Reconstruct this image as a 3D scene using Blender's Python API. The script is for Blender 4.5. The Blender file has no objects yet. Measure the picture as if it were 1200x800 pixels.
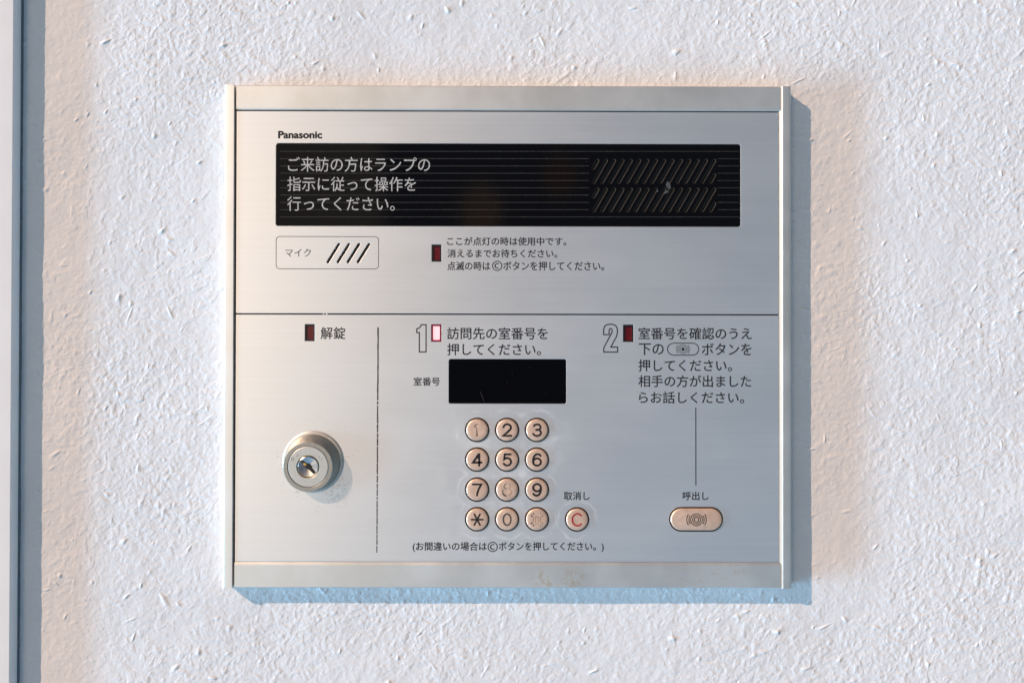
import bpy, math, random
import numpy as np
from mathutils import Matrix, Vector

scene = bpy.context.scene
COL = scene.collection
R = math.radians

# ------------------------------------------------------------------ camera
CAM_LOC = Vector((0.00106, -0.50969, -0.00699))
CAM_EUL = (0.00792578, -0.00298158, -0.00170374)      # pitch, yaw, roll
cp, sp = math.cos(CAM_EUL[0]), math.sin(CAM_EUL[0])
cy, sy = math.cos(CAM_EUL[1]), math.sin(CAM_EUL[1])
cr, sr = math.cos(CAM_EUL[2]), math.sin(CAM_EUL[2])
RX = Matrix(((1, 0, 0), (0, cp, -sp), (0, sp, cp)))
RZ = Matrix(((cy, -sy, 0), (sy, cy, 0), (0, 0, 1)))
RY = Matrix(((cr, 0, sr), (0, 1, 0), (-sr, 0, cr)))
CROT = RZ @ RX @ RY                                   # columns: right, forward, up
cd = bpy.data.cameras.new("camera")
cam = bpy.data.objects.new("camera", cd)
COL.objects.link(cam)
cd.sensor_width = 36.0
cd.lens = 36.0 * 1000.0 / 1200.0
cd.clip_start, cd.clip_end = 0.01, 100.0
right, fwd, up = (CROT @ Vector(v) for v in ((1, 0, 0), (0, 1, 0), (0, 0, 1)))
m = Matrix.Identity(4)
for i in range(3):
    m[i][0], m[i][1], m[i][2], m[i][3] = right[i], up[i], -fwd[i], CAM_LOC[i]
cam.matrix_world = m
scene.camera = cam

# ------------------------------------------------------------------ light
SUN_TO = Vector((-1.70, -1.0, 1.32)).normalized()     # direction towards the sun
sd = bpy.data.lights.new("sun", "SUN")
sd.energy = 4.05
sd.angle = R(0.6)
sd.color = (1.0, 0.69, 0.49)
sun = bpy.data.objects.new("sun", sd)
COL.objects.link(sun)
sun.rotation_euler = SUN_TO.to_track_quat("Z", "Y").to_euler()
sun.location = SUN_TO * 3

SKY_STRENGTH = 0.05
world = bpy.data.worlds.new("World")
scene.world = world
world.use_nodes = True
wn, wl = world.node_tree.nodes, world.node_tree.links
wn.clear()
w_out = wn.new("ShaderNodeOutputWorld")
sky = wn.new("ShaderNodeTexSky")
sky.sky_type = "NISHITA"
sky.sun_disc = False
sky.sun_elevation = math.asin(SUN_TO.z)
sky.sun_rotation = math.atan2(SUN_TO.x, SUN_TO.y)
b_sky = wn.new("ShaderNodeBackground")
b_sky.inputs["Strength"].default_value = SKY_STRENGTH
wl.new(sky.outputs[0], b_sky.inputs["Color"])
# the surroundings below the horizon: fill light added on the left, the ground, a dim porch in front
tc = wn.new("ShaderNodeTexCoord")
sep = wn.new("ShaderNodeSeparateXYZ")
wl.new(tc.outputs["Generated"], sep.inputs[0])


def wramp(sock, a, b):
    n = wn.new("ShaderNodeMapRange")
    n.interpolation_type = "SMOOTHSTEP"
    n.inputs[1].default_value, n.inputs[2].default_value = a, b
    wl.new(sock, n.inputs[0])
    return n.outputs[0]


def wmix(f, a, b):
    n = wn.new("ShaderNodeMix")
    n.data_type = "RGBA"
    wl.new(f, n.inputs[0])
    for k, v in ((6, a), (7, b)):
        if isinstance(v, tuple):
            n.inputs[k].default_value = v + (1,)
        else:
            wl.new(v, n.inputs[k])
    return n.outputs[2]


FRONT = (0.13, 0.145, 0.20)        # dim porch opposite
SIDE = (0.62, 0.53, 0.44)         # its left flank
WARM_FILL = (2.4, 1.98, 1.52)        # unseen warm glow added further left, to grade the metal's reflection
BLUE_FILL = (0.22, 0.36, 0.50)         # blue fill light added at the far left
LOW = (50.0, 112.0, 172.0)         # unseen bright patch, low left, for the second shadow, almost in the plane of the wall
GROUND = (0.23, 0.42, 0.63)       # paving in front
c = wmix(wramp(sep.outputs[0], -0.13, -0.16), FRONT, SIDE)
# someone standing at the panel: warm spots painted into the world to reflect in the window
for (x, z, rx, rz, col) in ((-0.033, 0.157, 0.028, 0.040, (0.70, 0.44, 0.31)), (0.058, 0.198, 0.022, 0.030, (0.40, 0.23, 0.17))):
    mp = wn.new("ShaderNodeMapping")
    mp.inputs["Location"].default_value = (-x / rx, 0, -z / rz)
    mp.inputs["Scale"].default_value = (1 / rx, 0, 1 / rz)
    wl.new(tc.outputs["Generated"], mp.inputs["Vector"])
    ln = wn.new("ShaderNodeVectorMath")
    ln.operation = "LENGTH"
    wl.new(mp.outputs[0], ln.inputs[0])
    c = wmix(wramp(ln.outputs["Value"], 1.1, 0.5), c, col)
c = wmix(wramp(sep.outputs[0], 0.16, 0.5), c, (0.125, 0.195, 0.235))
c = wmix(wramp(sep.outputs[0], -0.27, -0.32), c, WARM_FILL)
c = wmix(wramp(sep.outputs[0], -0.44, -0.60), c, BLUE_FILL)
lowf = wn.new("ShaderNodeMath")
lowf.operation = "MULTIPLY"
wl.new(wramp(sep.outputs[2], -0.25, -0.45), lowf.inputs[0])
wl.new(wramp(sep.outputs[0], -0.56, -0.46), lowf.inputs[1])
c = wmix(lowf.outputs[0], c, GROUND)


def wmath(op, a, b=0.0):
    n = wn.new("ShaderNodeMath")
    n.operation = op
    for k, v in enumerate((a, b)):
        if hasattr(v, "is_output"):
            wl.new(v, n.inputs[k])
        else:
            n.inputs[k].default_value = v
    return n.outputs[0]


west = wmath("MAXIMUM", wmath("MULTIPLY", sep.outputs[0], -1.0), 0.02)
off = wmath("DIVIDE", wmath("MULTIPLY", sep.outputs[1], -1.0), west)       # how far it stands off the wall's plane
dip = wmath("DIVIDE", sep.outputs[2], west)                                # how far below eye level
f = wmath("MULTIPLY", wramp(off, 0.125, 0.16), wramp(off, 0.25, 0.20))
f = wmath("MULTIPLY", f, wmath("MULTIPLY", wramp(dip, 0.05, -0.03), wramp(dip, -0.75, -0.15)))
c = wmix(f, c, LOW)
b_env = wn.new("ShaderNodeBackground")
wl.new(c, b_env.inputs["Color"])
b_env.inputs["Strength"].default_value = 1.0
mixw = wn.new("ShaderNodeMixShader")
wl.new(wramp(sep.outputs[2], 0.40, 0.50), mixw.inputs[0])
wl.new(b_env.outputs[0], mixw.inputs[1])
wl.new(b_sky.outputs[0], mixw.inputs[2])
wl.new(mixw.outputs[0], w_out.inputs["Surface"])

scene.view_settings.view_transform = "Standard"
scene.view_settings.look = "None"
scene.view_settings.exposure = 0.0
scene.view_settings.gamma = 1.0

# ------------------------------------------------------------------ measures
PX = 0.0005                       # one photo pixel on the panel face, in metres
Y_STILE, Y_RAIL, Y_FACE = -0.0090, -0.0087, -0.0083


def at(px, py, y=Y_FACE):
    """the point of the plane at depth y that the photo shows at px, py"""
    d = CROT @ Vector(((px - 600) / 1000.0, 1.0, -(py - 400) / 1000.0))
    t = (y - CAM_LOC.y) / d.y
    p = CAM_LOC + d * t
    return p.x, p.z


def rect(x0, y0, x1, y1, y=Y_FACE):
    a, b, c_, d = at(x0, y0, y), at(x1, y0, y), at(x0, y1, y), at(x1, y1, y)
    return ((a[0] + c_[0]) / 2, (c_[1] + d[1]) / 2, (b[0] + d[0]) / 2, (a[1] + b[1]) / 2)   # x0, z0, x1, z1


# ------------------------------------------------------------------ materials
class NT:
    def __init__(self, name):
        self.m = bpy.data.materials.new(name)
        self.m.use_nodes = True
        self.n, self.l = self.m.node_tree.nodes, self.m.node_tree.links
        self.p = self.n["Principled BSDF"]

    def set(self, **kw):
        for k, v in kw.items():
            s = self.p.inputs[k.replace("_", " ")]
            s.default_value = tuple(v) + (1,) if isinstance(v, tuple) and len(v) == 3 and s.type == "RGBA" else v
        return self

    def node(self, t, **inp):
        n = self.n.new("ShaderNode" + t)
        for k, v in inp.items():
            k = int(k[1:]) if k[0] == "i" and k[1:].isdigit() else k.replace("_", " ")
            if hasattr(v, "is_output"):
                self.l.new(v, n.inputs[k])
            else:
                n.inputs[k].default_value = v
        return n

    def coord(self, scale=(1, 1, 1), loc=(0, 0, 0), rot=(0, 0, 0)):
        t = self.node("NewGeometry")
        mp = self.node("Mapping", Vector=t.outputs["Position"], Location=loc, Rotation=rot, Scale=scale)
        return mp.outputs[0]

    def noise(self, scale, detail=3, rough=.55, cscale=(1, 1, 1), loc=(0, 0, 0), dist=0.0, rot=(0, 0, 0)):
        n = self.node("TexNoise", Vector=self.coord(cscale, loc, rot), Scale=scale, Detail=detail, Roughness=rough, Distortion=dist)
        return n.outputs["Fac"]

    def ramp(self, sock, a, b, lo=0.0, hi=1.0, smooth=True):
        n = self.node("MapRange", i0=sock, i1=a, i2=b, i3=lo, i4=hi)
        n.interpolation_type = "SMOOTHSTEP" if smooth else "LINEAR"
        return n.outputs[0]

    def math(self, op, a, b=0.0, clamp=False):
        n = self.node("Math", i0=a, i1=b)
        n.operation = op
        n.use_clamp = clamp
        return n.outputs[0]

    def mix(self, f, a, b):
        n = self.n.new("ShaderNodeMix")
        n.data_type = "RGBA"
        for k, v in ((0, f), (6, a), (7, b)):
            if hasattr(v, "is_output"):
                self.l.new(v, n.inputs[k])
            else:
                n.inputs[k].default_value = tuple(v) + (1,) if isinstance(v, tuple) else v
        return n.outputs[2]

    def to(self, sock, name):
        self.l.new(sock, self.p.inputs[name])
        return self

    def bump(self, h, strength, dist):
        n = self.node("Bump", Height=h, Strength=strength, Distance=dist)
        self.l.new(n.outputs[0], self.p.inputs["Normal"])
        return self


def near(nt, x, z, r0, r1, sx=1.0, sz=1.0):
    """1 inside r0 of a place on the panel, 0 beyond r1: for wear and dirt that sits there"""
    g = nt.node("NewGeometry")
    mp = nt.node("Mapping", Vector=g.outputs["Position"], Location=(-x * sx, 0, -z * sz), Scale=(sx, 0, sz))
    ln = nt.node("VectorMath", i0=mp.outputs[0])
    ln.operation = "LENGTH"
    return nt.ramp(ln.outputs["Value"], r0, r1, 1.0, 0.0)


def brushed(name, base, rough, aniso, wear=True, metallic=1.0):
    t = NT(name).set(Metallic=metallic, Anisotropic=aniso)
    tv = t.node("CombineXYZ", X=0.0, Y=0.0, Z=1.0)
    t.to(tv.outputs[0], "Tangent")
    lines = t.noise(2600, 2, .6, (0.010, 1, 1))                 # hairline brushing along x
    lines2 = t.noise(900, 2, .6, (0.006, 1, 1), (3, 0, 0))
    broad = t.noise(26, 4, .6, (.35, 1, 1))
    l = t.math("ADD", t.math("MULTIPLY", lines, .5), t.math("MULTIPLY", lines2, .5))
    col = t.mix(t.ramp(l, .35, .65, 0, 1), tuple(v * .985 for v in base), tuple(min(1, v * 1.012) for v in base))
    r = t.math("ADD", t.ramp(l, .3, .7, rough - .012, rough + .012), t.ramp(broad, .35, .7, -.025, .035))
    if wear:
        kx, kz = at(596, 556)
        lx, lz = at(366, 541)
        pad = near(t, kx, kz, .024, .055, 1.0, .75)
        # hazy worn film round the keys
        haze = t.math("MULTIPLY", pad, t.ramp(t.noise(60, 4, .6, (1, 1, 1), (1, 0, 4)), .48, .66, 0, .5))
        # short pale scratches, thinly strewn, more of them round the keys
        scr = None
        for (rot, lo, sc) in ((.5, 0, 1), (-.75, 5, .8), (1.25, 9, 1.2)):
            s = t.ramp(t.noise(260 * sc, 2, .5, (.10, 1, 1), (lo, 0, lo), 0, (0, rot, 0)), .74, .80, 0, 1)
            scr = s if scr is None else t.math("MAXIMUM", scr, s)
        scr = t.math("MULTIPLY", scr, t.math("MULTIPLY", t.ramp(t.noise(36, 2, .5, (1, 1, 1), (7, 0, 2)), .5, .68), t.math("ADD", .25, pad)))
        d = None                                                    # ragged edge of old film left round the keys
        for (px, py) in [(x, y) for y in (503.5, 538.2, 573.3, 608.0) for x in (559.2, 594.2, 629.2)] + [(676.2, 608.2)]:
            x, z = at(px, py)
            g = t.node("NewGeometry")
            mp = t.node("Mapping", Vector=g.outputs["Position"], Location=(-x, 0, -z), Scale=(1, 0, 1))
            ln = t.node("VectorMath", i0=mp.outputs[0])
            ln.operation = "LENGTH"
            d = ln.outputs["Value"] if d is None else t.math("MINIMUM", d, ln.outputs["Value"])
        d = t.math("ADD", d, t.ramp(t.noise(120, 3), .3, .7, -.0012, .0012))
        edge = t.math("MULTIPLY", t.ramp(d, .0102, .0112), t.ramp(d, .0114, .0126, 1, 0))
        edge = t.math("MULTIPLY", edge, t.ramp(t.noise(75, 3, .6, (1, 1, 1), (2, 0, 8)), .42, .6))
        col = t.mix(haze, col, tuple(min(1, v * 1.12) for v in base))
        col = t.mix(t.math("MULTIPLY", edge, .34), col, (.93, .93, .93))
        r = t.math("ADD", r, t.math("MULTIPLY", edge, .12))
        col = t.mix(t.math("MULTIPLY", scr, .7, True), col, (.95, .96, .97))
        # dark specks of grime round the lock
        lk = near(t, lx + .003, lz - .003, .018, .034)
        grime = t.ramp(t.noise(1150, 3, .65, (.7, 1, 1), (2, 0, 0), 1.0), .60, .68)
        grime = t.math("MULTIPLY", t.math("MULTIPLY", grime, lk), t.ramp(t.noise(120, 3), .42, .62, .1, 1))
        lk2 = near(t, lx + .0145, lz - .0165, .003, .012)
        g2 = t.math("MULTIPLY", t.math("MULTIPLY", t.ramp(t.noise(1500, 3, .7, (.8, 1.0, 1), (6, 0, 0), 1.2), .52, .62), lk2), .8)
        grime = t.math("MAXIMUM", grime, g2)
        col = t.mix(t.math("MULTIPLY", grime, .75), col, (.10, .10, .09))
        r = t.math("ADD", r, t.math("MULTIPLY", haze, .10))
    t.to(col, "Base Color").to(r, "Roughness")
    t.bump(l, .016, .0002)
    return t.m


def frame_metal(name, stain=False):
    t = NT(name).set(Metallic=.80)
    n = t.noise(30, 5, .6)
    col = t.mix(t.ramp(n, .3, .7), (.74, .72, .67), (.80, .785, .745))
    if stain:
        sx, sz = at(655, 677)
        f = t.math("MULTIPLY", near(t, sx, sz, .003, .016, .7, 1.6), t.ramp(t.noise(170, 5, .65, (1, 1, 1.4), (4, 0, 1), .6), .46, .62))
        sx2, sz2 = at(830, 674)
        f2 = t.math("MULTIPLY", near(t, sx2, sz2, .003, .024, .6, 1.6), t.ramp(t.noise(150, 5, .65, (1, 1, 1.3), (9, 0, 1), .6), .50, .66))
        col = t.mix(t.math("MULTIPLY", t.math("ADD", f, t.math("MULTIPLY", f2, .5)), .6, True), col, (.60, .42, .21))
    specks = t.ramp(t.noise(800, 2, .5, (1, 1, 1), (0, 0, 3)), .73, .77)
    col = t.mix(t.math("MULTIPLY", specks, .35), col, (.36, .33, .28))
    t.to(col, "Base Color").to(t.ramp(n, .3, .7, .40, .47), "Roughness")
    t.bump(t.noise(1500, 2), .05, .0002)
    return t.m


def simple(name, col, rough=.5, metallic=0.0, var=.12, scale=400, spec=.5):
    t = NT(name).set(Metallic=metallic, Specular_IOR_Level=spec)
    n = t.noise(scale, 3)
    t.to(t.mix(t.ramp(n, .3, .7), tuple(v * (1 - var) for v in col), tuple(min(1, v * (1 + var)) for v in col)), "Base Color")
    t.to(t.ramp(n, .3, .7, rough * .9, min(1, rough * 1.1)), "Roughness")
    return t.m


def ink(name, col, wear=.0):
    t = NT(name).set(Specular_IOR_Level=.25, Roughness=.6)
    n = t.noise(900, 3, .6)
    t.to(t.mix(t.ramp(n, .45, .75), col, tuple(min(1, v * 1.6 + .015) for v in col)), "Base Color")
    return t.m


M_PLATE = brushed("brushed_aluminium", (.86, .853, .83), .46, .40, True, .85)
M_FRAME = frame_metal("anodised_frame")
M_FRAME_S = frame_metal("anodised_frame_stained", True)
M_DARK = simple("dark_gap", (.012, .011, .010), .7)
M_BOX = simple("back_box_metal", (.35, .36, .37), .5, .6)


def acrylic(name, col, rough, spec):
    t = NT(name).set(Specular_IOR_Level=spec)
    dust = t.ramp(t.noise(520, 1, .5, (1, 1, 1), (3, 0, 5)), .80, .84)
    hair = t.ramp(t.noise(150, 2, .5, (.12, 1, 1), (1, 0, 7), 0, (0, .9, 0)), .76, .80)
    f = t.math("ADD", t.math("MULTIPLY", dust, .6), t.math("MULTIPLY", hair, .25), True)
    t.to(t.mix(f, col, (.05, .05, .05)), "Base Color")
    t.to(t.ramp(t.noise(40, 4), .3, .7, rough * .8, rough * 1.3), "Roughness")
    return t.m


M_GLASS = acrylic("black_acrylic", (.0022, .0022, .0026), .05, .21)
M_GLASS2 = acrylic("black_display_acrylic", (.0014, .0014, .002), .08, .16)
M_INK = ink("black_print", (.016, .016, .019))
M_INK_THIN = ink("faded_grey_print", (.075, .065, .06))
M_INK_KEY = ink("black_engraving", (.012, .012, .014))
M_INK_WORN = ink("worn_engraving", (.30, .17, .10))
M_INK_GREY = ink("greying_engraving", (.055, .05, .045))
M_RED_INK = ink("red_engraving", (.34, .018, .024))
M_WHITE = ink("pale_grey_print", (.42, .40, .375))
M_RULE = ink("dim_grey_rule", (.023, .0215, .020))
M_EDGE = simple("acrylic_edge_glint", (.062, .048, .037), .38)  # slot and window edges coloured tan in place of the sun's glint
M_BEZEL = simple("dark_bronze_ring", (.028, .020, .015), .45)
M_KEY = simple("copper_anodised", (.75, .52, .385), .42, .45, .06, 300)
M_LOCK = simple("satin_nickel", (.40, .375, .325), .47, .9, .05, 500)
M_LOCK_RIM = simple("satin_nickel_rim", (.60, .575, .52), .50, .8, .04, 500)
M_PLUG = simple("polished_nickel", (.66, .65, .63), .20, 1.0, .05, 500)
M_BRASS = simple("brass", (.62, .40, .12), .3, 1.0)
M_CHIP = simple("chipped_edge", (.055, .057, .058), .7)
M_BLACK_PL = simple("black_plastic", (.008, .007, .007), .45)
M_LENS = simple("dark_red_lens", (.115, .006, .010), .22)
M_LENS_RIM = simple("red_lens_rim", (.20, .006, .028), .3)
M_PAINT = simple("white_painted_metal", (.92, .92, .92), .36, 0, .02, 40)
M_NICK = simple("bare_nick", (.85, .85, .84), .4, .6)


def lit_lens():
    t = NT("lit_red_lens").set(Roughness=.3, Base_Color=(.8, .25, .3))
    x, z = at(511.4, 388.2)
    f = near(t, x, z, .0020, .0050, 1.0, .52)
    t.to(t.mix(f, (.62, .06, .14), (1.0, .60, .62)), "Emission Color")
    t.set(Emission_Strength=1.0)
    return t.m


M_LIT = lit_lens()


def wall_paint():
    t = NT("white_stucco_paint").set(Specular_IOR_Level=.22)
    n = t.noise(14, 6, .65)
    col = t.mix(t.ramp(n, .3, .7), (.705, .705, .705), (.755, .755, .755))
    t.to(col, "Base Color").set(Roughness=.75)
    h = t.math("ADD", t.noise(900, 4, .6), t.math("MULTIPLY", t.noise(330, 3, .6), .8))
    t.bump(h, .14, .0006)
    return t.m


M_WALL = wall_paint()


# ------------------------------------------------------------------ builders
def link(name, me, mat, parent=None, loc=(0, 0, 0), smooth=None):
    o = bpy.data.objects.new(name, me)
    COL.objects.link(o)
    o.location = loc
    if mat:
        me.materials.clear()
        me.materials.append(mat)
    if parent:
        o.parent = parent
    if not smooth:
        me.polygons.foreach_set("use_smooth", [False] * len(me.polygons))
    else:
        for p in me.polygons:
            p.use_smooth = True
        try:
            me.set_sharp_from_angle(angle=R(smooth))
        except Exception:
            pass
    return o


def curve_mesh(cu, name):
    o = bpy.data.objects.new("tmp", cu)
    COL.objects.link(o)
    dg = bpy.context.evaluated_depsgraph_get()
    dg.update()
    me = bpy.data.meshes.new_from_object(o.evaluated_get(dg))
    bpy.data.objects.remove(o)
    bpy.data.curves.remove(cu)
    me.name = name
    return me


def plate(name, loops, y_front, thick, mat, parent, bevel=0.0, smooth=None):
    """flat sheet with real holes: first loop outside, the others cut out; loops are world x, z"""
    from mathutils.geometry import delaunay_2d_cdt
    cx = sum(p[0] for p in loops[0]) / len(loops[0])
    cz = sum(p[1] for p in loops[0]) / len(loops[0])
    vs, fs, rings, flat = [], [], [], []
    for li, lp in enumerate(loops):
        pts = [np.array((x - cx, z - cz)) for x, z in lp]
        pts = [p for i, p in enumerate(pts) if np.linalg.norm(p - pts[i - 1]) > 1e-7]
        area = sum(pts[i - 1][0] * pts[i][1] - pts[i][0] * pts[i - 1][1] for i in range(len(pts)))
        if (area > 0) != (li == 0):
            pts.reverse()
        n = len(pts)
        inn = []
        for i, p in enumerate(pts):
            d1, d2 = p - pts[i - 1], pts[(i + 1) % n] - p
            d1, d2 = d1 / np.linalg.norm(d1), d2 / np.linalg.norm(d2)
            t = d1 + d2
            t = t / (np.linalg.norm(t) + 1e-12)
            inn.append(p + np.array((-t[1], t[0])) * bevel / max(.5, float(np.dot(t, d1))))
        hb = thick / 2
        levels = [(inn, -hb)]
        if bevel > 0:
            levels.append(([p + (q - p) * .29 for p, q in zip(pts, inn)], -hb + bevel * .29))
        levels += [(pts, -hb + bevel), (pts, hb)]
        base = len(vs)
        for ring, y in levels:
            vs += [(p[0], y, p[1]) for p in ring]
        for q in range(len(levels) - 1):
            for i in range(n):
                j = (i + 1) % n
                fs.append((base + q * n + i, base + (q + 1) * n + i, base + (q + 1) * n + j, base + q * n + j))
        rings.append((base, n))
        flat.append((inn, pts))
    for which, y in ((0, -thick / 2), (1, thick / 2)):
        co, ed, ids = [], [], []
        for (base, n), two_ in zip(rings, flat):
            k = len(co)
            co += [Vector((p[0] * 1000, p[1] * 1000)) for p in two_[which]]
            ed += [(k + i, k + (i + 1) % n) for i in range(n)]
        ov, _, of, _, _, _ = delaunay_2d_cdt(co, ed, [], 0, 1e-6)
        b0 = len(vs)
        vs += [(p[0] / 1000, y, p[1] / 1000) for p in ov]
        for f in of:
            mid = sum((ov[i] for i in f), Vector((0, 0))) / len(f)
            inside = False
            for two_ in flat:                                  # even-odd: in the sheet, not in a hole
                lp = two_[which]
                for i in range(len(lp)):
                    (xa, za), (xb_, zb) = lp[i - 1] * 1000, lp[i] * 1000
                    if (za > mid[1]) != (zb > mid[1]) and mid[0] < (xb_ - xa) * (mid[1] - za) / (zb - za) + xa:
                        inside = not inside
            if not inside:
                continue
            a2 = sum(ov[f[i - 1]][0] * ov[f[i]][1] - ov[f[i]][0] * ov[f[i - 1]][1] for i in range(len(f)))
            f = list(f) if (a2 > 0) == (which == 0) else list(reversed(f))
            fs.append(tuple(b0 + i for i in f))
    import bmesh
    me = raw_mesh(name, vs, fs)
    bm = bmesh.new()
    bm.from_mesh(me)
    bmesh.ops.remove_doubles(bm, verts=bm.verts, dist=1e-8)
    bm.to_mesh(me)
    bm.free()
    return link(name, me, mat, parent, (cx, y_front + thick / 2, cz), smooth)


def rrect(x0, z0, x1, z1, r=0.0, n=6):
    if r <= 0:
        return [(x0, z0), (x1, z0), (x1, z1), (x0, z1)]
    out = []
    for cx, cz, a in ((x1 - r, z0 + r, -90), (x1 - r, z1 - r, 0), (x0 + r, z1 - r, 90), (x0 + r, z0 + r, 180)):
        for k in range(n + 1):
            t = R(a + 90 * k / n)
            out.append((cx + r * math.cos(t), cz + r * math.sin(t)))
    return out


def circle(x, z, r, n=40):
    return [(x + r * math.cos(2 * math.pi * k / n), z + r * math.sin(2 * math.pi * k / n)) for k in range(n)]


def slot(a, b, r, n=8):
    """stadium from a to b"""
    ang = math.atan2(b[1] - a[1], b[0] - a[0])
    out = []
    for (c0, s) in ((b, -90), (a, 90)):
        for k in range(n + 1):
            t = ang + R(s + 180 * k / n)
            out.append((c0[0] + r * math.cos(t), c0[1] + r * math.sin(t)))
    return out


def raw_mesh(name, vs, fs):
    me = bpy.data.meshes.new(name)
    me.from_pydata(vs, [], fs)
    me.update()
    return me


class Strokes:
    """flat printed or engraved lines, drawn as ribbons with round ends"""
    def __init__(self):
        self.v, self.f = [], []

    def line(self, pts, w, closed=False, caps=True, widths=None):
        n = len(pts)
        b = len(self.v)
        for i, p in enumerate(pts):
            a = pts[i - 1] if (i or closed) else p
            c_ = pts[(i + 1) % n] if (i < n - 1 or closed) else p
            d1 = np.array(p) - np.array(a)
            d2 = np.array(c_) - np.array(p)
            n1, n2 = np.linalg.norm(d1), np.linalg.norm(d2)
            d1 = d1 / n1 if n1 > 1e-12 else d2 / n2
            d2 = d2 / n2 if n2 > 1e-12 else d1
            t = d1 + d2
            t = t / (np.linalg.norm(t) + 1e-12)
            k = 1 / max(.45, float(np.dot(t, d1)))
            ww = (widths[i] if widths else w) / 2 * k
            nx, nz = -t[1] * ww, t[0] * ww
            self.v += [(p[0] + nx, 0, p[1] + nz), (p[0] - nx, 0, p[1] - nz)]
        for i in range(n - 1 + (1 if closed else 0)):
            j = (i + 1) % n
            self.f.append((b + 2 * i + 1, b + 2 * j + 1, b + 2 * j, b + 2 * i))
        if caps and not closed:
            for e, q in ((0, 1), (n - 1, n - 2)):
                ww = (widths[e] if widths else w) / 2
                d = np.array(pts[e]) - np.array(pts[q])
                a0 = math.atan2(d[1], d[0])
                fan = []
                for k in range(9):
                    t = a0 + R(-90 + 180 * k / 8)
                    fan.append(len(self.v))
                    self.v.append((pts[e][0] + ww * math.cos(t), 0, pts[e][1] + ww * math.sin(t)))
                self.f.append(tuple(fan))
        return self

    def disc(self, x, z, r, n=20):
        b = len(self.v)
        self.v += [(px, 0, pz) for px, pz in circle(x, z, r, n)]
        self.f.append(tuple(range(b, b + n)))
        return self

    def poly(self, pts):
        b = len(self.v)
        self.v += [(px, 0, pz) for px, pz in pts]
        self.f.append(tuple(range(b, b + len(pts))))
        return self

    def arc(self, x, z, r, a0, a1, w, n=24, rz=None):
        rz = rz or r
        pts = [(x + r * math.cos(R(a0 + (a1 - a0) * k / n)), z + rz * math.sin(R(a0 + (a1 - a0) * k / n))) for k in range(n + 1)]
        if abs(a1 - a0) >= 359.9:
            return self.line(pts[:-1], w, True)
        return self.line(pts, w)

    def build(self, name, y, mat, parent, origin=None):
        if origin is None:
            a = np.array(self.v)
            origin = (float((a[:, 0].min() + a[:, 0].max()) / 2), float((a[:, 2].min() + a[:, 2].max()) / 2))
        vs = [(x - origin[0], yy, z - origin[1]) for x, yy, z in self.v]
        return link(name, raw_mesh(name, vs, self.f), mat, parent, (origin[0], y, origin[1]))


def text_mesh(name, lines, weight=0.0, spread=0.0):
    """lines: (string, (x0, y0, x1, y1) ink box in photo pixels). One flat mesh of lettering, world x and z"""
    vs, fs = [], []
    for body, (x0, y0, x1, y1), yy in lines:
        fc = bpy.data.curves.new("t", "FONT")
        fc.body = body
        fc.size = 1.0
        fc.offset = weight
        fc.resolution_u = 4
        me = curve_mesh(fc, "t")
        co = np.zeros(len(me.vertices) * 3)
        me.vertices.foreach_get("co", co)
        co = co.reshape(-1, 3)
        lo, hi = co.min(0), co.max(0)
        X0, Z0, X1, Z1 = rect(x0, y0, x1, y1, yy)
        sp_ = spread * PX
        for k, (ox, oz) in enumerate(((-1, 0), (1, 0), (0, -.8), (0, .8)) if spread else ((0, 0),)):    # ink spread
            b = len(vs)
            for p in co:
                vs.append((X0 + sp_ * ox + (p[0] - lo[0]) / (hi[0] - lo[0]) * (X1 - X0), -k * 1.2e-6,
                           Z0 + sp_ * oz + (p[1] - lo[1]) / (hi[1] - lo[1]) * (Z1 - Z0)))
            for p in me.polygons:
                fs.append(tuple(b + i for i in p.vertices))
        bpy.data.meshes.remove(me)
    return vs, fs


def text(name, lines, mat, parent, y=Y_FACE, lift=3e-5, weight=0.0, origin=None, spread=.20):
    vs, fs = text_mesh(name, [(b, box, y) for b, box in lines], weight, spread)
    s = Strokes()
    s.v, s.f = vs, fs
    o = s.build(name, y - lift, mat, parent, origin)
    return o


def lathe(name, prof, mat, parent, loc, n=64, smooth=35):
    """prof: (radius, height out of the wall); the axis points at the viewer (-y)"""
    vs, fs = [], []
    k = len(prof)
    for i in range(n):
        a = 2 * math.pi * i / n
        for r, h in prof:
            vs.append((r * math.cos(a), -h, r * math.sin(a)))
    for i in range(n):
        j = (i + 1) % n
        for q in range(k - 1):
            fs.append((i * k + q, j * k + q, j * k + q + 1, i * k + q + 1))
    if prof[-1][0] > 1e-9:
        fs.append(tuple(i * k + k - 1 for i in range(n)))
    me = raw_mesh(name, vs, fs)
    return link(name, me, mat, parent, loc, smooth)


def extrude_profile(name, prof, axis, a0, a1, mat, parent, smooth=10):
    """prof: (across, y) closed loop; swept straight along x or z from a0 to a1"""
    n = len(prof)
    mid = (a0 + a1) / 2
    c0 = sum(p[0] for p in prof) / n
    vs = []
    for a in (a0, a1):
        for u, y in prof:
            vs.append((a - mid, y, u - c0) if axis == "x" else (u - c0, y, a - mid))
    fs = [(i, (i + 1) % n, n + (i + 1) % n, n + i) for i in range(n)]
    fs += [tuple(range(n)), tuple(range(2 * n - 1, n - 1, -1))]
    me = raw_mesh(name, vs, fs)
    import bmesh
    bm = bmesh.new()
    bm.from_mesh(me)
    bmesh.ops.recalc_face_normals(bm, faces=bm.faces)
    bm.to_mesh(me)
    bm.free()
    loc = (mid, 0, c0) if axis == "x" else (c0, 0, mid)
    return link(name, me, mat, parent, loc, smooth)


def empty(name, loc=(0, 0, 0)):
    o = bpy.data.objects.new(name, None)
    o.empty_display_size = .02
    COL.objects.link(o)
    o.location = loc
    return o


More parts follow.
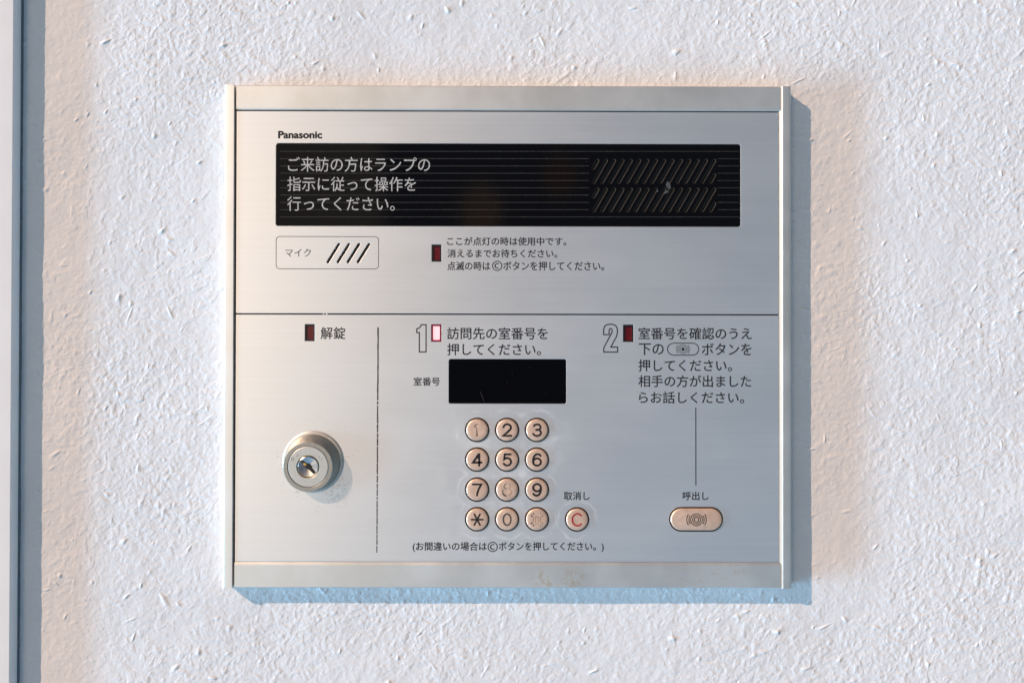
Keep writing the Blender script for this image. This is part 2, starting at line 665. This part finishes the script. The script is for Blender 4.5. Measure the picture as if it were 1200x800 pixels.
# ------------------------------------------------------------------ the wall: troweled stucco, real relief
def smooth_noise(shape, sx, sz, rng, theta=0.0):
    fz = np.fft.fftfreq(shape[0])[:, None]
    fx = np.fft.rfftfreq(shape[1])[None, :]
    u = fx * math.cos(theta) + fz * math.sin(theta)
    v = -fx * math.sin(theta) + fz * math.cos(theta)
    g = np.exp(-2 * math.pi ** 2 * ((u * sx) ** 2 + (v * sz) ** 2))
    f = np.fft.irfft2(np.fft.rfft2(rng.standard_normal(shape)) * g, shape)
    return (f - f.mean()) / f.std()


def stucco(nx, nz, rng):
    """height in metres out of the wall, one cell is 0.5 mm"""
    s = (nz, nx)
    sm = lambda a, lo, hi: np.clip((a - lo) / (hi - lo), 0, 1) ** 2 * (3 - 2 * np.clip((a - lo) / (hi - lo), 0, 1))
    h = .00010 * smooth_noise(s, 22, 22, rng)
    h += .000045 * smooth_noise(s, 5, 5, rng)
    calm = .55 + .45 * sm(smooth_noise(s, 50, 50, rng), -1.2, 1.0)
    # orange-peel grain and, on top, crisp flecks in several directions
    h += .000045 * calm * smooth_noise(s, 1.5, 1.5, rng)
    h += .00010 * calm * sm(smooth_noise(s, 2.5, 2.0, rng, .6), -.2, 1.2)
    for th, amp, lo in ((.5, .00010, .9), (-.4, .00008, .9), (1.1, .00010, .9), (-1.2, .00008, .9)):
        h += amp * calm * sm(smooth_noise(s, 2.6, 1.5, rng, th), lo, lo + .8)
    h += .00016 * sm(smooth_noise(s, 30, 30, rng), -.6, 1.2) * sm(smooth_noise(s, 2.8, 2.3, rng, .7), .75, 1.35)
    h -= .00006 * sm(smooth_noise(s, 2.6, 1.8, rng, .2), .9, 2.0)
    # larger drops and dragged trowel streaks
    N = int(nx * nz / 1500)
    for i in range(N):
        big = rng.random()
        L = 2.0 + 3.2 * rng.random() ** 2 + (9 * rng.random() if big > .86 else 0)
        W = 1.2 + 1.5 * rng.random() ** 2
        A = (.00020 + .00055 * rng.random() ** 2) * (.75 if big > .86 else 1)
        th = rng.normal(.75, .75)
        cx, cz = rng.random() * nx, rng.random() * nz
        rad = int(3 * max(L, W)) + 2
        x0, x1 = max(0, int(cx) - rad), min(nx, int(cx) + rad)
        z0, z1 = max(0, int(cz) - rad), min(nz, int(cz) + rad)
        if x1 <= x0 or z1 <= z0:
            continue
        X, Z = np.meshgrid(np.arange(x0, x1) - cx, np.arange(z0, z1) - cz)
        u = X * math.cos(th) + Z * math.sin(th)
        v = -X * math.sin(th) + Z * math.cos(th) + .06 * (X * X + Z * Z) / max(L, 1) * rng.normal(0, .6)
        ww = W * np.clip(1 - .28 * u / L, .35, 1.6)                 # one end pointed
        d = (u / L) ** 2 + (v / ww) ** 2
        h[z0:z1, x0:x1] += A * np.exp(-d ** 1.3)
    return h


def build_wall():
    rng = np.random.default_rng(11)
    step = PX
    nx, nz = 1330, 930
    x_in = (np.arange(nx) - nx / 2) * step
    z_in = (np.arange(nz) - nz / 2) * step
    h = stucco(nx, nz, rng)
    ext = np.array([.02, .06, .15, .4, 1.0])
    X = np.concatenate([x_in[0] - ext[::-1], x_in, x_in[-1] + ext])
    Z = np.concatenate([z_in[0] - ext[::-1], z_in, z_in[-1] + ext])
    H = np.pad(h, len(ext), constant_values=0)
    gx, gz = np.meshgrid(X, Z)
    co = np.stack([gx, .0004 - H * .84, gz], -1).reshape(-1, 3).astype(np.float32)
    NX, NZ = len(X), len(Z)
    i = (np.arange(NZ - 1)[:, None] * NX + np.arange(NX - 1)[None, :]).ravel()
    quads = np.stack([i, i + 1, i + NX + 1, i + NX], -1).astype(np.int32)
    me = bpy.data.meshes.new("stucco_wall")
    me.vertices.add(len(co))
    me.vertices.foreach_set("co", co.ravel())
    me.loops.add(quads.size)
    me.loops.foreach_set("vertex_index", quads.ravel())
    me.polygons.add(len(quads))
    me.polygons.foreach_set("loop_start", np.arange(0, quads.size, 4, dtype=np.int32))
    me.update(calc_edges=True)
    me.polygons.foreach_set("use_smooth", np.ones(len(quads), dtype=bool))
    me.update()
    o = link("wall", me, M_WALL)
    o["kind"] = "structure"
    o["label"] = "rough white stucco wall behind the metal intercom panel"
    return o


build_wall()

# ------------------------------------------------------------------ white trim at the left edge
trim = empty("door_trim", (at(5, 400, 0)[0], 0, 0))
trim["label"] = "white painted metal door trim running up the left edge of the wall"
trim["category"] = "door trim"
trim["kind"] = "thing"
H_T = .0080
xe = at(13.8, 400, -H_T)[0]
xb = at(25.5, 400, 0)[0]
prof = [(xe - .09, .003), (xe - .09, -H_T), (xe - .0006, -H_T), (xe - .0002, -H_T + .0001), (xe, -H_T + .0005),
        (xe + .0001, -H_T + .0012), (xb - .0010, -.0006), (xb - .0010, .003)]
t_body = extrude_profile("trim_profile", [(u - trim.location.x, y) for u, y in prof], "z", -.75, .75, M_PAINT, trim, 60)

M_JOINT_SHADE = simple("grey_joint_shade", (.16, .17, .18), .7)  # dark strip standing in for contact shade where trim meets wall
sx0 = xb - .0010 - trim.location.x
extrude_profile("joint_shade_strip", [(sx0 - .0005, .003), (sx0 - .0005, -.0012), (sx0 + .0003, -.0009), (sx0 + .0007, -.0002), (sx0 + .0008, .003)], "z", -.75, .75, M_JOINT_SHADE, trim)

# ------------------------------------------------------------------ the intercom panel
panel = empty("intercom_panel", (0, 0, 0))
panel["label"] = "silver metal entrance intercom panel with keypad, key switch and black display on white stucco"
panel["category"] = "intercom"

x_l, x_r = (at(263.1, 99.7, Y_STILE)[0] + at(260.0, 688.9, Y_STILE)[0]) / 2, at(927.6, 400, Y_STILE)[0]
z_t, z_b = at(595, 100.4, Y_STILE)[1], at(595, 689, Y_STILE)[1]
xi_l, xi_r = x_l + 12.0 * PX, x_r - 10.6 * PX


def stile(x_out, x_in, inner_w):
    s = 1 if x_in > x_out else -1
    b = 3.2 * PX
    p = [(x_out, .003), (x_out, Y_STILE + .0011)]
    for k in range(1, 6):
        a = R(90 * k / 5)
        p.append((x_out + s * b * (1 - math.cos(a)), Y_STILE + .0011 * (1 - math.sin(a))))
    p += [(x_in - s * .0003, Y_STILE), (x_in - s * .0001, Y_STILE + .0001), (x_in, Y_STILE + .0004), (x_in + s * inner_w, Y_FACE + .0004), (x_in + s * inner_w, .003)]
    return extrude_profile("frame_stile", p, "z", z_b, z_t, M_FRAME, panel)


stile(x_l, xi_l, .0002)
stile(x_r, xi_r, .0017)


def rail(z_out, z_in, lip, mat, k=1.0):
    s = 1 if z_in > z_out else -1
    p = [(z_out, .003), (z_out, Y_RAIL + .0006), (z_out + s * .0002, Y_RAIL + .0002), (z_out + s * .0006, Y_RAIL),
         (z_in - s * lip, Y_RAIL), (z_in - s * lip * .8, Y_RAIL + .0001 * k), (z_in - s * lip * .3, Y_RAIL + .00045 * k), (z_in, Y_FACE + .0003), (z_in, .003)]
    return extrude_profile("frame_rail", p, "x", xi_l + .0010, xi_r - .0010, mat, panel)


z_t_in, z_b_in = at(595, 129.6)[1], at(595, 658.2)[1]
rail(z_t, z_t_in, 3.0 * PX, M_FRAME, .35)
rail(z_b, z_b_in, 3.4 * PX, M_FRAME_S)

box_loops = [rrect(x_l + .002, z_b + .002, x_r - .002, z_t - .002)]
plate("back_box", box_loops, Y_FACE + .0032, .0068 - .0012, M_DARK, panel)

# hole outlines in the face plates -------------------------------------------------
F_X0, F_X1 = xi_l + 2.4 * PX, xi_r - 3.8 * PX
Z_SPLIT = at(595, 368.2)[1]
lamp_px = {"use": (505.8, 286.5, 517.4, 306.6), "unlock": (357.2, 379.7, 368.8, 399.6), "first": (505.3, 379.9, 517.4, 400.3), "second": (730.2, 380.3, 742.4, 400.5)}
DISP = rect(323.4, 168.6, 867.6, 265.2)
NUMD = rect(526.0, 420.8, 663.4, 472.6)
mic_slots = []
for k in range(4):
    a, b = at(384.3 + 11.78 * k, 306.8), at(397.0 + 11.78 * k, 286.4)
    mic_slots.append(slot(a, b, 1.65 * PX))
key_px = [(x, y) for y in (503.5, 538.2, 573.3, 608.0) for x in (559.2, 594.2, 629.2)]
K_R, K_GAP = 12.7 * PX, 14.4 * PX
CANCEL = at(676.2, 608.2)
CALL_A, CALL_B = at(798.4, 608.1), at(833.1, 608.1)
LOCK = at(367.0, 540.7)


def grow(r, g):
    return (r[0] - g, r[1] - g, r[2] + g, r[3] + g)


upper = [rrect(F_X0, Z_SPLIT + .0004, F_X1, z_t_in - .0008),
         rrect(*grow(DISP, .0001), .0016), rrect(*rect(*lamp_px["use"]))] + mic_slots
lower = [rrect(F_X0, z_b_in + .0002, F_X1, Z_SPLIT - .0004),
         rrect(*grow(NUMD, .0001), .0012)] + [rrect(*rect(*lamp_px[k])) for k in ("unlock", "first", "second")]
lower += [circle(*at(*p), K_GAP + .00005) for p in key_px] + [circle(*CANCEL, K_GAP + .00005), slot(CALL_A, CALL_B, K_GAP + .00005, 16), circle(*LOCK, .0150)]
plate("upper_faceplate", upper, Y_FACE, .0016, M_PLATE, panel, .00012)
plate("lower_faceplate", lower, Y_FACE, .0016, M_PLATE, panel, .00012)
# nicks in the seam between the plates
for px, py, w in ((379.0, 367.6, .8), (382.8, 367.9, 1.0)):
    nk = Strokes()
    nk.poly([at(px + dx * w, py + dy * w) for dx, dy in ((-1, -.5), (.2, -.9), (1.1, -.2), (.7, .8), (-.6, .6))])
    nk.build("seam_nick", Y_FACE - 2e-5, M_NICK, panel)

# ------------------------------------------------------------------ display window with speaker slots
slots = []


def clip_slot(xb, xt, yb, yt, lo, hi):
    """speaker slot from bottom (xb, yb) to top (xt, yt), clipped to lo..hi in x"""
    if xb < lo:
        f = (lo - xb) / (xt - xb)
        xb, yb = lo, yb + (yt - yb) * f
    if xt > hi:
        f = (xt - hi) / (xt - xb)
        xt, yt = hi, yt - (yt - yb) * f
    return at(xb, yb), at(xt, yt)


for (yt, yb) in ((188.4, 213.2), (222.0, 246.6)):
    for k in range(-1, 15):
        xb = 695.8 + 9.78 * k
        a, b = clip_slot(xb, xb + 14.2, yb, yt, 695.4, 837.2)
        if math.dist(a, b) > .0012:
            slots.append(slot(a, b, 1.75 * PX, 6))
Y_DISP = Y_FACE + .00005
disp = plate("display_window", [rrect(*DISP, .0015)] + slots, Y_DISP, .0020, M_GLASS, panel, .00016)
disp.data.materials.append(M_EDGE)
for p in disp.data.polygons:
    if abs(p.normal.y) < .97:
        p.material_index = 1


def sub(o, parent):
    """make o a child of an already placed part without moving it"""
    o.parent = parent
    o.location = o.location - parent.location
    return o


g = rect(690, 183, 842, 252)
sub(plate("speaker_backing", [rrect(*g)], Y_DISP + .0021, .0006, M_BLACK_PL, None), disp)
rules = Strokes()
for k in range(10):
    y = 177.5 + 8.53 * k
    for a, b in (((328, 866),) if k in (0, 9) else ((328, 690), (841, 866))):
        rules.line([at(a, y), at(b, y)], .8 * PX, caps=False)
sub(rules.build("rule_lines", Y_DISP - 2e-5, M_RULE, None), disp)
sub(text("display_text", [("ご来訪の方はランプの", (337.5, 184.2, 504, 201.4)), ("指示に従って操作を", (336.8, 207.4, 487.5, 224.2)),
                          ("行ってください。", (336.5, 230.4, 462.5, 247.2))], M_WHITE, None, Y_DISP, 5e-5, 0, None, .05), disp)
chip = Strokes()
chip.poly([at(*p) for p in ((781.5, 213), (784.6, 213.4), (785.6, 216.8), (786.2, 220), (784.2, 222.6), (782, 220.5), (780, 217.2))])
chip.poly([at(*p) for p in ((777.2, 226.4), (780, 223.4), (782.6, 222.8), (783.8, 225), (781, 226.4), (779, 227.6))])
chip.poly([at(*p) for p in ((768.5, 223.4), (771, 222.6), (771.5, 224.6), (769.6, 225.2))])
sub(chip.build("chip_mark", Y_DISP - 6e-5, M_CHIP, None), disp)
# maker's name above the window, from the panel itself
text("maker_name", [("Panasonic", (326.3, 153.9, 377.2, 162.2))], M_INK_KEY, panel, Y_FACE, 3e-5, .012, None, .42)

# ------------------------------------------------------------------ microphone field
mic = plate("microphone", [rrect(*rect(380, 283, 438, 310))], Y_FACE + .0016 + 1e-5, .0010, M_BLACK_PL, panel)
bd = Strokes()
r4 = rect(323.6, 277.2, 443.6, 315.0)
bd.line(rrect(*r4, .0022), .75 * PX, True)
sub(bd.build("border", Y_FACE - 3e-5, M_INK_THIN, None), mic)
sub(text("microphone_text", [("マイク", (334.4, 291.5, 364.4, 300.8))], M_INK_THIN, None, Y_FACE, 3e-5, 0, None, .05), mic)

# ------------------------------------------------------------------ indicator lamps
lamp_labels = {"use": None, "unlock": None, "first": "lit pinkish white indicator lamp beside the outlined figure 1", "second": None}
for k, px in lamp_px.items():
    x0, z0, x1, z1 = rect(*px)
    w = .00085 if k != "first" else .00105
    lit = k == "first"
    e = plate("indicator_lamp", [rrect(x0 + .00004, z0 + .00004, x1 - .00004, z1 - .00004), rrect(x0 + w, z0 + w, x1 - w, z1 - w)], Y_FACE + .0001, .0014,
              M_LENS_RIM if lit else M_BLACK_PL, panel, .00004)
    if lit:
        e["label"] = lamp_labels[k]
    ln = plate("lens", [rrect(x0 + w * .6, z0 + w * .6, x1 - w * .6, z1 - w * .6)], Y_FACE + .0007, .0010, M_LIT if lit else M_LENS, None)
    sub(ln, e)

# ------------------------------------------------------------------ room number display
nd = plate("number_display", [rrect(*NUMD, .0011)], Y_FACE + .00008, .0015, M_GLASS2, panel, .00008)
sc2 = Strokes()
sc2.line([at(563, 459), at(567, 470)], .5 * PX)
for px, py in ((594, 449), (600, 438), (595, 425), (640, 461), (621, 430)):
    sc2.disc(*at(px, py), .4 * PX, 6)
sub(sc2.build("scratch", Y_FACE + .00005, M_RULE, None), nd)

# ------------------------------------------------------------------ printed instructions
text("instruction_text", [("ここが点灯の時は使用中です。", (524.1, 278, 663.5, 287.6)), ("消えるまでお待ちください。", (524.5, 292.2, 653, 301.8)),
                          ("点滅の時は", (524.3, 306.6, 574.4, 316.6)), ("Ⓒ", (576.9, 305.7, 588.5, 317.3)), ("ボタンを押してください。", (589.8, 306.4, 707.8, 316.8))], M_INK, panel, Y_FACE, 3e-5)
text("instruction_text", [("解錠", (375.9, 383.2, 404.6, 397.2))], M_INK, panel, Y_FACE, 3e-5)
text("instruction_text", [("訪問先の室番号を", (524.2, 383.6, 641.9, 397.6)), ("押してください。", (524.2, 402.4, 633.8, 416.2))], M_INK, panel, Y_FACE, 3e-5)
text("room_number_text", [("室番号", (484.8, 442, 515.3, 451.6))], M_INK, panel, Y_FACE, 3e-5)
step = text("instruction_text", [("室番号を確認のうえ", (748.3, 383.8, 880.8, 397.6)), ("下の", (748.7, 402.4, 777.6, 415.9)), ("ボタンを", (822.6, 402.2, 880.6, 415.9)),
                                 ("押してください。", (748.3, 421.2, 857.6, 435.0)), ("相手の方が出ました", (748.3, 439.6, 880.0, 453.4)),
                                 ("らお話しください。", (748.8, 458.8, 871.8, 472.4))], M_INK, panel, Y_FACE, 3e-5)
sy_ = Strokes()
sy_.line(slot(at(789.2, 409.0), at(811.8, 409.0), 7.0 * PX, 14), 1.05 * PX, True)
cx, cz = at(800.4, 409.0)
sy_.disc(cx, cz, 1.9 * PX)
for r_ in (3.1, 4.4, 5.6):
    sy_.arc(cx, cz, r_ * PX, 0, 360, .42 * PX, 32)
for r_ in (6.8, 8.0):
    for a in (0, 180):
        sy_.arc(cx, cz, r_ * PX, a - 38, a + 38, .42 * PX, 12)
sub(sy_.build("button_pictogram", Y_FACE - 3e-5, M_INK, None), step)
text("cancel_text", [("取消し", (660.8, 575.8, 690.9, 585.6))], M_INK, panel, Y_FACE, 3e-5)
text("call_text", [("呼出し", (800.2, 575.8, 830.2, 585.6))], M_INK, panel, Y_FACE, 3e-5)
text("instruction_text", [("(お間違いの場合は", (483.8, 634.8, 570.4, 646.2)), ("Ⓒ", (571.6, 634.6, 583.2, 646.2)), ("ボタンを押してください。)", (584.6, 634.8, 707.4, 646.2))], M_INK, panel, Y_FACE, 3e-5)

# outlined step figures
s1 = Strokes()
s1.line([at(*p) for p in ((491.4, 412.2), (499.3, 412.2), (499.3, 380.4), (493.6, 380.4), (492.9, 382.4), (491.4, 384.2), (488.4, 385.2), (488.4, 389.6), (491.4, 389.6))], 1.35 * PX, True)
s1.build("step_figure", Y_FACE - 3e-5, M_INK, panel)
two = [(707.4, 392.0), (707.4, 386.0), (708.4, 382.6), (711.0, 380.4), (714.4, 379.9), (718.4, 380.0), (721.4, 381.4), (723.2, 384.2), (723.6, 388), (723.3, 391.2), (722.2, 394.6),
       (718.0, 402.4), (715.8, 406.6), (723.8, 406.6), (723.8, 412.4), (707.6, 412.4), (707.6, 407.4), (710.6, 401.6), (714.6, 394.2), (717.0, 389.6), (717.4, 387.0), (716.8, 385.4), (715.6, 384.9), (714.4, 385.4), (713.8, 387.2), (713.8, 392.0)]
s2 = Strokes()
s2.line([at(*p) for p in two], 1.35 * PX, True)
s2.build("step_figure", Y_FACE - 3e-5, M_INK, panel)

# vertical rules; the left one is worn through towards its foot
dv = Strokes()
rd = random.Random(9)
y = 383.4
while y < 646:
    f = max(0, (y - 430) / 216)
    ln_ = rd.uniform(14, 30) if f <= 0 else rd.uniform(3, 26) * (1 - .55 * f)
    y1 = min(647, y + ln_)
    xx = 443.1 - 1.5 * (y - 383) / 264
    wob = [(xx + rd.uniform(-.12, .12), y + (y1 - y) * q / 3) for q in range(4)]
    ww = (1.9 - .55 * f)
    dv.line([at(*p) for p in wob], 1 * PX, caps=False, widths=[ww * PX * rd.uniform(.75, 1.05) for _ in range(4)])
    y = y1 + (rd.uniform(.3, 1.6) if f > 0 else -.3)
dv.build("divider_line", Y_FACE - 3e-5, M_INK_GREY, panel)
dv = Strokes()
dv.line([at(815.4, 477.4), at(815.5, 568.6)], 1.15 * PX, caps=False)
dv.build("divider_line", Y_FACE - 3e-5, M_INK, panel)

# ------------------------------------------------------------------ keys
KH = .0011                                    # how far a key stands proud
KEY_PROF = [(K_R, -.0035), (K_R, KH - .00055), (K_R - .00012, KH - .0003), (K_R - .0004, KH - .0001), (K_R - .0009, KH), (.0030, KH - .00004), (.0, KH - .00006)]
BEZ_PROF = [(K_R + .00005, -.0030), (K_R + .00005, -.00025), (K_GAP, -.00005), (K_GAP, -.0012)]


def make_key(loc, name):
    k = lathe(name, KEY_PROF, M_KEY, panel, (loc[0], Y_FACE, loc[1]), 48)
    b = lathe("bezel", BEZ_PROF, M_BEZEL, k, (0, 0, 0), 48)
    return k


def copy_key(src, loc):
    k = src.copy()
    COL.objects.link(k)
    k.parent = panel
    k.location = (loc[0], Y_FACE, loc[1])
    for ch in src.children:
        d = ch.copy()
        COL.objects.link(d)
        d.parent = k
    return k


first = make_key(at(*key_px[0]), "number_key")
keys = [first]
for p in key_px[1:]:
    keys.append(copy_key(first, at(*p)))
cancel = copy_key(first, CANCEL)
cancel.name = "cancel_key"
for k in keys:
    k["group"] = "keys of the number pad"

Y_TOP = -KH - .00003                          # in a key's own space


def on_key(s, k, name, mat):
    o = s.build(name, 0, mat, None, (0, 0))
    o.parent = k
    o.location = (0, Y_TOP, 0)
    return o


U = lambda pts: [(x * PX, z * PX) for x, z in pts]
# 1: only the rim of the engraving is left
s = Strokes()
s.line(U([(-3.0, 3.9), (-2.2, 5.2), (-1.0, 6.6), (.6, 7.0), (1.4, 6.6)]), 1, widths=[w * PX for w in (.9, 1.0, .7, .55, .3)])
s.line(U([(-2.8, 3.6), (-1.4, 3.2), (-.7, 2.2), (-.4, -2), (-.2, -6.4)]), 1, widths=[w * PX for w in (.6, .5, .6, .7, 1.6)])
on_key(s, keys[0], "numeral", M_INK_GREY)
keys[0]["label"] = "key whose figure 1 is worn down to a thin outline"


def arc_pts(cx, cz, rx, rz, a0, a1, step=9):
    n = max(2, int(abs(a1 - a0) / step))
    return [(cx + rx * math.cos(R(a0 + (a1 - a0) * k / n)), cz + rz * math.sin(R(a0 + (a1 - a0) * k / n))) for k in range(n + 1)]


SIX = [(-4.6, -2.6), (-4.5, .4), (-3.9, 3.0), (-2.6, 5.2), (-.6, 6.6), (1.4, 6.7), (3.2, 5.9), (4.2, 4.6)]
DIGITS = {
    "2": [arc_pts(.1, 3.0, 4.4, 3.9, 172, -28) + [(1.2, -1.8), (-4.6, -6.6), (4.9, -6.6)]],
    "3": [arc_pts(.1, 3.4, 4.1, 3.3, 155, -90) + [(-1.0, .1)], [(-1.0, .1)] + arc_pts(.0, -3.1, 4.7, 3.7, 88, -160)],
    "4": [[(2.4, -6.8), (2.4, 6.4), (1.6, 6.4), (-4.9, -3.2), (5.0, -3.2)], [(2.0, 5.0), (.2, 2.6)]],
    "5": [[(4.2, 6.4), (-2.8, 6.4), (-3.4, .6)] + arc_pts(.1, -2.3, 4.5, 4.4, 128, -150)],
    "6": [arc_pts(0, -2.6, 4.5, 4.2, 0, 360)[:-1], SIX],
    "7": [[(-5.0, 6.4), (4.8, 6.4), (2.0, 1.4), (.4, -3.0), (-.2, -6.6)]],
    "9": [arc_pts(0, 2.6, 4.5, 4.2, 0, 360)[:-1], [(-x, -z) for x, z in SIX]],
    "0": [arc_pts(0, 0, 4.4, 6.6, 0, 360)[:-1]],
}


def digit(k, d, w, mat):
    s = Strokes()
    for j, path in enumerate(DIGITS[d]):
        b0 = len(s.v)
        s.line(U(path), w * PX, closed=(d == "0" or (d in "69" and j == 0)))
        for q in range(b0, len(s.v)):
            s.v[q] = (s.v[q][0], -j * 4e-6, s.v[q][2])
    return on_key(s, k, "numeral", mat)


for k_, d_, w_ in ((1, "2", 2.4), (2, "3", 2.2), (3, "4", 2.4), (4, "5", 2.3), (5, "6", 2.3), (6, "7", 2.2), (8, "9", 2.4)):
    digit(keys[k_], d_, w_, M_INK_KEY)
s = Strokes()
s.line([(PX * (-.2 + 3.4 * math.cos(R(a))), PX * (4.0 + 3.2 * math.sin(R(a)))) for a in range(100, 262, 10)], .7 * PX)
s.line([(PX * (-.6 + 4.6 * math.cos(R(a))), PX * (-2.6 + 4.4 * math.sin(R(a)))) for a in range(140, 275, 10)], 1,
       widths=[PX * w for w in np.interp(range(14), [0, 4, 8, 11, 13], [.5, .9, 1.7, 1.9, .9])])
on_key(s, keys[7], "numeral", M_INK_GREY)
s = Strokes()
s.line([(PX * (.6 + 3.2 * math.cos(R(a))), PX * (4.0 + 3.0 * math.sin(R(a)))) for a in range(-70, 80, 10)], .5 * PX)
s.line([(PX * (.6 + 4.4 * math.cos(R(a))), PX * (-2.6 + 4.2 * math.sin(R(a)))) for a in range(-70, 60, 10)], .6 * PX)
on_key(s, keys[7], "numeral", M_INK_WORN)
keys[7]["label"] = "key whose figure 8 is almost worn away"
s = Strokes()
for j, a in enumerate((0, 62, 118)):
    c_, n_ = math.cos(R(a)), math.sin(R(a))
    L_ = 6.8 if a == 0 else 7.2
    b0 = len(s.v)
    s.line(U([(-L_ * c_, -L_ * n_), (L_ * c_, L_ * n_)]), 1.9 * PX)
    for q in range(b0, len(s.v)):
        s.v[q] = (s.v[q][0], -j * 4e-6, s.v[q][2])
o = link("numeral", raw_mesh("numeral", s.v, s.f), M_INK_KEY, keys[9], (0, Y_TOP, 0))
digit(keys[10], "0", 1.7, M_INK_GREY)
s = Strokes()
for sx_ in (-1, 1):
    for sz_ in (-1, 1):
        w = 1.5 if sx_ < 0 else .95
        s.disc(sx_ * 6.6 * PX, sz_ * 4.3 * PX, w * .62 * PX, 10)
        s.disc(sx_ * 4.2 * PX, sz_ * 6.9 * PX, w * .56 * PX, 10)
s.line(U([(-6.6, 4.3), (-5.4, 5.4)]), .5 * PX)
s.line(U([(-6.6, -4.3), (-5.4, -5.6)]), .6 * PX)
on_key(s, keys[11], "numeral", M_INK_KEY)
s = Strokes()
for sx_ in (-1, 1):
    s.line(U([(sx_ * 5.0, 3.4), (sx_ * 4.3, 2.2), (sx_ * 4.3, -2.2), (sx_ * 5.0, -3.4)]), .6 * PX)
    s.line(U([(sx_ * 1.8, 2.6), (sx_ * 1.8, -2.6)]), .5 * PX)
s.line(U([(-1.8, 3.2), (1.8, 3.2)]), .5 * PX)
s.line(U([(-3.0, -4.6), (3.0, -4.6)]), .4 * PX)
on_key(s, keys[11], "numeral", M_INK_WORN)
keys[11]["label"] = "key whose hash sign is worn to its corner tips"
keys[10]["label"] = "key with a thin greying figure 0"
s = Strokes()
s.line([(PX * (.3 + 6.0 * math.cos(R(a))), PX * 7.0 * math.sin(R(a))) for a in range(42, 319, 6)], 1.8 * PX)
on_key(s, cancel, "letter", M_RED_INK)

# call button
cc = ((CALL_A[0] + CALL_B[0]) / 2, (CALL_A[1] + CALL_B[1]) / 2)


def stadium_stack(name, prof, mat, parent, loc, half, n=20, cap=True):
    vs, fs = [], []
    ring = None
    for r, h in prof:
        lp = slot((-half, 0), (half, 0), r, n)
        ring = len(lp)
        vs += [(x, -h, z) for x, z in lp]
    for q in range(len(prof) - 1):
        for i in range(ring):
            j = (i + 1) % ring
            fs.append((q * ring + i, q * ring + j, (q + 1) * ring + j, (q + 1) * ring + i))
    if cap:
        fs.append(tuple((len(prof) - 1) * ring + i for i in range(ring)))
    return link(name, raw_mesh(name, vs, fs), mat, parent, loc, 35)


half = (CALL_B[0] - CALL_A[0]) / 2
call = stadium_stack("call_button", [p for p in KEY_PROF[:5]], M_KEY, panel, (cc[0], Y_FACE, cc[1]), half)
stadium_stack("bezel", BEZ_PROF, M_BEZEL, call, (0, 0, 0), half, cap=False)
s = Strokes()
for r_ in (2.6, 4.6, 6.9):
    s.arc(0, 0, r_ * PX, 0, 360, .95 * PX, 40)
for r_ in (8.9, 11.4):
    for a in (0, 180):
        s.arc(0, 0, r_ * PX, a - 32, a + 32, .95 * PX, 14)
on_key(s, call, "symbol", M_INK_KEY)

# ------------------------------------------------------------------ key switch
lock = lathe("key_switch", [(.0148, -.004), (.0180, 0), (.0180, .0002), (.0176, .0006), (.0168, .0008), (.0155, .0008)], M_LOCK_RIM, panel, (LOCK[0], Y_FACE, LOCK[1]), 72)
HB = .0062                                    # barrel height
OX, OZ = -3.2 * PX, -4.4 * PX                 # front of the barrel skewed off its axis

def skew_lathe(name, prof, mat, parent, n=72, smooth=35, cap=True):
    o = lathe(name, prof, mat, parent, (0, 0, 0), n, smooth)
    for v in o.data.vertices:
        f = max(0, -v.co.y / HB)
        v.co.x += OX * f
        v.co.z += OZ * f
    return o


barrel = skew_lathe("barrel", [(.0165, .0), (.0163, .0020), (.0146, HB - .0003), (.0142, HB), (.0121, HB), (.0119, HB - .0002), (.0119, HB - .0012)], M_LOCK, lock)
skew_lathe("lock_face", [(.0117, HB - .0030), (.0117, HB - .00025), (.0114, HB), (.0068, HB), (.0066, HB - .0002), (.0066, HB - .0010)], M_LOCK_RIM, lock)
skew_lathe("brass_ring", [(.0065, HB - .0012), (.0065, HB - .0003), (.0063, HB - .0002), (.0061, HB - .0003), (.0061, HB - .0012)], M_BRASS, lock, 48)
skew_lathe("plug", [(.0060, HB - .0020), (.0060, HB - .0002), (.0057, HB), (.0052, HB - .0001), (.0, HB - .0011)], M_PLUG, lock, 48, 20)
ka = R(-42)
dx_, dz_ = math.cos(ka), math.sin(ka)


def keyway(pts, name, y, t, mat):
    o = plate(name, [[(u * dx_ - v * dz_, u * dz_ + v * dx_) for u, v in pts]], 0, t, mat, None)
    l0 = o.location.copy()
    o.parent = lock
    o.location = (OX + l0.x, y + t / 2, OZ + l0.z)
    return o


keyway([(-.0056, -.0007), (-.0022, -.0007), (-.0018, -.0012), (.0006, -.0013), (.0012, -.0008), (.0056, -.0009), (.0058, .0002), (.0054, .0009), (.0018, .0009),
        (.0012, .0013), (-.0008, .0014), (-.0014, .0008), (-.0052, .0007)], "keyway", -HB + .00004, .0012, M_BLACK_PL)  # raised black slab stands in for the shaded slot
keyway([(-.0036, -.0006), (-.0016, -.0007), (-.0014, .0005), (-.0030, .0004)], "ward", -HB + .00000, .0006, M_BRASS)
# faint worn stamping on the face
s = Strokes()
s.arc(-4.3 * .0011 - .0042, .0046, .0008, 0, 360, .00022, 16)
s.line([(-.0066, .0060), (-.0058, .0070)], .00022)
s.line([(.0060, .0062), (.0068, .0054)], .00022)
s.disc(.0079, .0044, .0003, 8)
o = s.build("stamping", 0, M_INK_THIN, None, (0, 0))
o.parent = lock
o.location = (OX, -HB - .00003, OZ)
